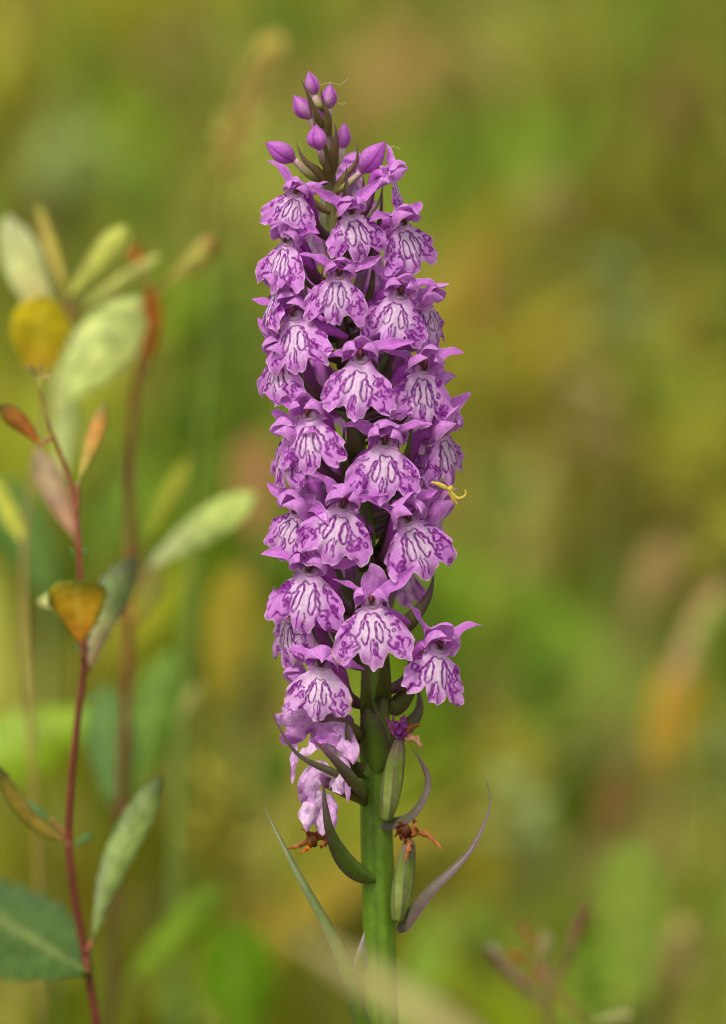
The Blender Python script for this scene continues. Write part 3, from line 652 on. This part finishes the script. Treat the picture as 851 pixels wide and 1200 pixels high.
# ------------------------------------------------------------------ smaller things around
# grass with a soft seed head behind the orchid
YG = .30
def grass_stalk(label, path, Y, head, rad, col, headcol, foot_px):
    pts = [at(x, y, Y) for x, y in path]; foot = np.array([at(foot_px, 1200, Y)[0], Y, -.03])
    pts += [foot]
    root = thing('grass_stalk', label, 'grass', foot)
    tube('stem', np.array(pts)-foot, [.35*MM]+[rad*MM]*(len(pts)-1), M_MEADOW, root, col, nu=60, nv=8)
    P = spline([at(x, y, Y) for x, y in head], 40); r = np.random.default_rng(3)
    W = 15*pxs(Y); Vs, Fs, Cs = [], [], []
    for i in range(420):
        t = r.random(); c = P[int(t*39)]; env = W*math.sin(math.pi*min(.97, max(.06, t))**.8)
        d = np.array([r.normal(), r.normal(), .9]); d /= np.linalg.norm(d)
        q = c + np.array([r.normal(), r.normal(), 0])*env*.42; l = .004; s_ = np.cross(d, [r.normal(), r.normal(), r.normal()]); s_ /= np.linalg.norm(s_)
        k = len(Vs)*1
        Vs += [q, q+d*l*.5+s_*.0007, q+d*l, q+d*l*.5-s_*.0007]; Fs.append([k, k+1, k+2, k+3]); Cs += [headcol*r.uniform(.8, 1.15)]*4
    o = mk('seed_head', np.array(Vs)-foot, np.array(Fs), M_MEADOW, root, np.array(Cs)); 
grass_stalk('tall pale grass stalk with a tan seed head behind the orchid', [(322, 52), (296, 100), (268, 190), (252, 330), (236, 520), (225, 800), (215, 1200)], YG, [(268, 205), (280, 150), (296, 100), (324, 48)], 0.55, lin(140, 148, 62), lin(226, 206, 116), 210)

# out-of-focus dry blade in front of the stem
def blade_thing(name, label, cat, path, Ys, W, col, foot_px=None, hint=(0, -.7, .7), prof=(.6, .7, .5), group=None):
    P = [at(x, y, Y) for (x, y), Y in zip(path, Ys)]
    if foot_px is not None: P = [np.array([at(foot_px, 1200, Ys[0])[0], Ys[0], -.03])] + P
    P = np.array(P); org = P[0].copy()
    V, t, v = blade_geo(P-org, None, hint, .35, 40, 7, wp(W*pxs(Ys[-1]), *prof), .03, 2, 1.)
    o = mk(name, V, gfaces(40, 7), M_MEADOW, None, mixc(np.broadcast_to(col*.85, V.shape), col*1.1, np.exp(-(v/.3)**2)), loc=org)
    return tag(o, label, cat, group)
blade_thing('dry_grass_blade', 'very blurred dry straw-coloured blade leaning across the foot of the stem', 'grass blade', [(640, 1290), (545, 1210), (440, 1145), (335, 1085)], [-.27, -.28, -.285, -.29], 95, lin(214, 198, 130), 700, (0, -.5, .85), (.75, .6, .5))
blade_thing('sedge_blade', 'faint pale green upright grass blade behind the reddish shoot', 'grass blade', [(225, 640), (240, 480), (262, 350)], [.25, .25, .25], 6, lin(130, 156, 70), 215)

# single out-of-focus leaves on stalks in the meadow behind
def lone_leaf(label, bp, tp, Y, W, col, cat='leaf', wide=.55):
    A = at(*bp, Y); foot = np.array([A[0], Y, -.03])
    root = thing('meadow_leaf', label, cat, foot)
    tube('stalk', [np.zeros(3), (A-foot)*.5, A-foot], [.8*MM, .7*MM, .5*MM], M_MEADOW, root, col*.7, nu=12, nv=8)
    leaf(root, foot, bp, tp, Y, Y-.01, W, col, wide=wide, wrinkle=.03, hint=(0, -1, .5))
lone_leaf('broad pale green leaf standing in the blurred meadow beside a brown bud cluster', (755, 1180), (735, 985), .34, 62, lin(148, 170, 66))
lone_leaf('dusty pink dead blade slanting among the meadow leaves', (782, 815), (850, 680), .50, 20, lin(212, 170, 126), 'dead leaf', .45)
lone_leaf('dusty brown dead leaf above the blurred orange leaf', (745, 715), (790, 630), .66, 30, lin(176, 146, 92), 'dead leaf', .45)
lone_leaf('blurred orange leaf beside the dusty pink dead blade', (770, 910), (800, 780), .52, 44, lin(204, 164, 44))
lone_leaf('bright green broad leaf low behind the red-stemmed shoot', (120, 830), (-40, 900), .22, 62, lin(132, 160, 26))
lone_leaf('blurred yellow leaf behind the orchid beside the pale willow leaf', (255, 830), (280, 660), .38, 44, lin(178, 158, 52))
lone_leaf('blurred pinkish tan leaf right behind the flower spike', (300, 640), (300, 505), .50, 46, lin(188, 142, 88))
lone_leaf('vivid green leaf below the blurred grey-green shoot leaves', (150, 1150), (262, 1040), .24, 36, lin(120, 150, 30))
lone_leaf('soft green leaf behind the narrow orchid leaf at the stem foot', (290, 1230), (270, 1080), .30, 66, lin(116, 156, 26))
lone_leaf('blurred blue-green leaf behind the pale shoot stem', (60, 700), (0, 560), .30, 50, lin(118, 154, 74))
lone_leaf('blurred reddish brown leaf in the meadow above the broad pale leaf', (700, 1000), (735, 900), .55, 34, lin(140, 108, 58))

# sprout with brown and pale buds
YS = .12
A = at(640, 1130, YS); ft = np.array([at(650, 1200, YS)[0], YS, -.03])
sp = thing('seedling', 'blurred sprout with a cluster of brown and pale buds', 'sprout', ft)
tube('stem', np.array([A, at(643, 1200, YS), ft])-ft, [.6*MM, .8*MM, 1.1*MM], M_BARK, sp, lin(120, 104, 58), nu=30, nv=10)
for bp, tp, W, c in (((645, 1185), (566, 1106), 12, lin(150, 120, 96)), ((640, 1125), (606, 1076), 8, lin(176, 128, 70)), ((652, 1160), (688, 1056), 10, lin(140, 96, 76)), ((632, 1130), (642, 1092), 12, lin(196, 186, 128)), ((600, 1140), (572, 1108), 12, lin(180, 176, 150)), ((622, 1125), (598, 1118), 8, lin(190, 100, 36)), ((660, 1140), (668, 1100), 8, lin(160, 160, 90)), ((690, 1200), (740, 1188), 12, lin(176, 174, 110))):
    leaf(sp, ft, bp, tp, YS, YS-.006, W, c, cup=.9, wrinkle=.02, name='bud_scale', pet=(640, 1150))

# ------------------------------------------------------------------ meadow
def stuff_leaves(name, label, cat, centres, seed):
    """clumps: (x, y, height, spread, n, colour, leafiness)"""
    r = np.random.default_rng(seed); NR = 5
    Vs, Cs = [], []
    for (cx, cy, h, sp_, n, col, lf) in centres:
        b = np.stack([cx + r.normal(0, sp_, n), cy + r.normal(0, sp_, n), np.full(n, -.03)], -1)
        az = r.uniform(0, 2*math.pi, n); lean = r.uniform(.1, .8, n); hh = h*r.uniform(.45, 1.1, n)
        d = np.stack([np.cos(az), np.sin(az), np.zeros(n)], -1)
        tw = r.uniform(0, math.pi, n); s_ = np.stack([np.cos(tw), np.sin(tw), r.normal(0, .2, n)], -1)
        W = np.where(r.random(n) < lf, r.uniform(.008, .018, n), r.uniform(.0015, .0035, n)); broad = W > .006
        cc = col[None]*r.uniform(.55, 1.4, n)[:, None]*r.uniform(.34, .98)*(1+r.normal(0, .06, (n, 3)))
        for k in range(NR):
            t = k/(NR-1)
            # broad leaves sit high on a thin stalk
            tb = np.where(broad, .45+.55*t, t)
            wk = np.where(broad, W*math.sin(math.pi*(.12+.83*t))**.9, W*(1-t*.93))
            p = b + d*(hh*lean*tb**2)[:, None] + np.array([0, 0, 1.])*(hh*tb*(1-.25*lean*tb))[:, None] + np.array([0, 0, .0])
            Vs.append(np.stack([p-s_*wk[:, None], p+s_*wk[:, None]], 1)); Cs.append(np.stack([cc, cc], 1))
            # order handled below
    # reassemble per clump
    V, C, F, off = [], [], [], 0
    for i in range(0, len(Vs), NR):
        n = len(Vs[i]); blk = np.stack(Vs[i:i+NR], 1); V.append(blk.reshape(-1, 3)); C.append(np.stack(Cs[i:i+NR], 1).reshape(-1, 3))
        idx = off + np.arange(n)[:, None]*(NR*2) + (np.arange(NR-1)*2)[None]
        F.append(np.stack([idx, idx+1, idx+3, idx+2], -1).reshape(-1, 4)); off += n*NR*2
    o = mk(name, np.vstack(V), np.vstack(F), M_MEADOW, None, np.vstack(C))
    o['label'] = label; o['category'] = cat; o['kind'] = 'stuff'
PAL = [lin(156, 164, 28), lin(180, 180, 40), lin(134, 162, 24), lin(190, 188, 80), lin(172, 156, 40), lin(196, 176, 92), lin(142, 178, 46), lin(190, 144, 88)]
PW = np.array([.22, .22, .17, .14, .08, .05, .10, .02])
r = np.random.default_rng(77)
cl = []
for i in range(1150):
    y = -1.2 + 9.2*r.random()**1.5
    x = r.uniform(-1, 1)*(.35+.22*max(y+.9, 0))
    if abs(x) < .05 and abs(y) < .05: continue
    if y < .22 and math.hypot(x, y+.9) < .25: continue
    h = r.uniform(.05, .10) if y < .2 else (r.uniform(.06, .15) if y < .8 else r.uniform(.08, .24))
    cl.append((x, y, h, r.uniform(.02, .045)*(1+.25*max(y, 0)), int(r.uniform(14, 30)), PAL[r.choice(8, p=PW/PW.sum())], r.uniform(.25, .75)))
stuff_leaves('meadow_grass', 'mixed green and straw meadow grass and herbs filling the ground', 'meadow', cl, 4)

# taller herbs that stand out as soft coloured patches in the meadow
def herb(px, py, Y, rad, col, n, label, seed):
    r = np.random.default_rng(seed); c = at(px, py, Y); foot = np.array([c[0]+r.normal(0, .01), Y, -.03]); R_ = rad*pxs(Y)
    root = thing('meadow_herb', label, 'herb', foot, 'soft herbs in the meadow')
    top = c + np.array([0, 0, R_*.6])-foot
    tube('stem', [np.zeros(3), top*.5+np.array([.004, 0, 0]), top], [1.2*MM, 1.0*MM, .5*MM], M_MEADOW, root, col*.7, nu=14, nv=6)
    Vs, Fs, Cs = [], [], []
    for i in range(n):
        z = r.uniform(-1, 1); a = r.uniform(0, 2*math.pi); q0 = np.array([c[0], Y, c[2]+z*R_*.9])-foot; q0[:2] = np.interp(q0[2], [0, top[2]], [0, 1])*top[:2]
        d = np.array([math.cos(a), math.sin(a), r.uniform(-.1, .8)]); d /= np.linalg.norm(d); l = R_*r.uniform(.6, 1.1)*(1-.4*max(z, 0))
        V, t, v = blade_geo([q0, q0+d*l*.5+np.array([0, 0, l*.08]), q0+d*l], None, (0, -.3, 1), .2, 6, 3, wp(l*.22, .8, .8, .2))
        k = len(Fs)*0 + sum(len(x) for x in Vs); Fs.append(gfaces(6, 3)+k); Vs.append(V.reshape(-1, 3)); Cs.append(np.broadcast_to(col*r.uniform(.85, 1.15), (18, 3)))
    mk('foliage', np.vstack(Vs), np.vstack(Fs), M_MEADOW, root, np.vstack(Cs))
PK, TN, YO, GN, SG = lin(174, 128, 80), lin(178, 160, 94), lin(172, 164, 52), lin(118, 150, 32), lin(156, 170, 96)
LB = {id(PK): 'blurred herb with pinkish brown leaves', id(TN): 'blurred herb with straw-tan leaves', id(YO): 'blurred herb with yellowish olive leaves', id(GN): 'blurred herb with fresh green leaves', id(SG): 'blurred herb with pale sage-green leaves'}
DEF = ' in the open meadow far behind the spike'
HB = [(785, 120, 1.3, 42, PK, 0), (645, 250, 1.1, 42, TN, 0), (572, 340, 1.0, 36, PK, ' peeping out behind the upper flowers'), (715, 350, .9, 60, SG, 0), (825, 390, .9, 60, YO, 0), (575, 440, .8, 60, YO, ' close behind the middle flowers'), (690, 490, .8, 62, TN, 0),
      (590, 570, .7, 46, GN, ' behind the small yellow spider'), (800, 545, .8, 60, YO, 0), (840, 640, .5, 40, YO, ' above the dusty pink dead blade'), (590, 875, .6, 40, YO, ' behind the long curved purple bract'), (600, 955, .55, 60, SG, ' behind the tip of the long curved bract'), (845, 900, .5, 50, SG, ' beside the blurred orange leaf'), (805, 1120, .42, 44, TN, ' beside the broad pale green leaf'), (560, 60, 1.6, 50, TN, 0), (760, 40, 1.8, 60, GN, 0),
      (20, 110, 1.3, 54, YO, ' beyond the pale shoot'), (205, 90, 1.4, 56, TN, ' beside the tan grass seed head'), (80, 190, 1.2, 80, SG, ' beyond the top of the pale shoot'), (165, 245, .9, 50, GN, ' behind the tips of the two blurred shoots'), (250, 370, .7, 60, GN, ' between the grass stalk and the upper flowers'), (225, 480, .6, 44, GN, ' behind the reddish-brown shoot'), (20, 20, 1.5, 40, PK, ' far beyond the pale shoot'), (330, 20, 1.7, 60, GN, ' beyond the top of the tan seed head'), (560, 180, 1.2, 40, GN, ' behind the largest bud'), (700, 1150, .4, 50, GN, ' between the bud cluster and the broad pale leaf'), (560, 1100, .5, 50, GN, ' between the orchid stem and the bud cluster'), (250, 960, .45, 60, YO, ' behind the tip of the narrow orchid leaf'), (330, 900, .5, 46, GN, ' behind the lowest fading flowers'), (210, 1180, .35, 50, GN, ' at the foot of the reddish-brown shoot'), (840, 740, .4, 36, GN, ' beside the dusty pink dead blade'), (640, 800, .7, 60, GN, ' between the lowest right flower and the orange leaf')]
HB = [(x, y, Y, rd, c, LB[id(c)] + (e or DEF)) for x, y, Y, rd, c, e in HB]
for i, (x, y, Y, rd, c, lb) in enumerate(HB): herb(x, y, Y, rd, c, 26, lb, 900+i)

# pale yellow spider half hidden behind a fading flower
def spider():
    Y = -.011; bm_v, bm_f, cc = [], [], []
    org = at(524, 574, Y); k = 0
    def add(path, rad):
        nonlocal k
        V, P, a, t = tube_geo(path, rad, 18, 8)
        bm_v.append(V.reshape(-1, 3)); bm_f.append(gfaces(18, 8, True)+k); k += 18*8
    pt = lambda x, y, dy=0: at(x+2, y-1, Y+dy)-org
    add([pt(503, 566), pt(511, 568), pt(519, 572), pt(526, 576)], [.12*MM, .42*MM, .50*MM, .15*MM])
    add([pt(522, 573), pt(526, 574), pt(530, 577)], [.1*MM, .75*MM, .1*MM])
    for leg in ([(526, 577), (536, 585), (540, 584), (544, 580), (543, 575)], [(525, 579), (530, 586), (534, 592)], [(524, 578), (528, 585), (528, 590)]):
        add([pt(x, y, -.0006) for x, y in leg], list(np.linspace(.38, .16, len(leg))*MM))
    o = mk('spider', np.vstack(bm_v), np.vstack(bm_f), M_PETAL, None, lin(226, 206, 96), loc=org)
    tag(o, 'small pale yellow spider with curved legs beside a fading flower of the spike', 'spider')
spider()
# strands of silk caught on the top buds
for i, path in enumerate(([(374, 100), (388, 97), (398, 99), (408, 92)], [(452, 174), (462, 172), (470, 175)], [(396, 120), (402, 122), (406, 120)])):
    P = np.array([at(x, y, -.003) for x, y in path])
    o = tube('silk_strand', P-P[0], [.035*MM]*len(P), M_PETAL, None, lin(220, 215, 190), nu=16, nv=5, loc=P[0])
    tag(o, ['long curved silk strand on the topmost bud', 'short silk strand at the tip of the largest bud', 'tiny silk strand beside the second topmost bud'][i], 'silk strand')
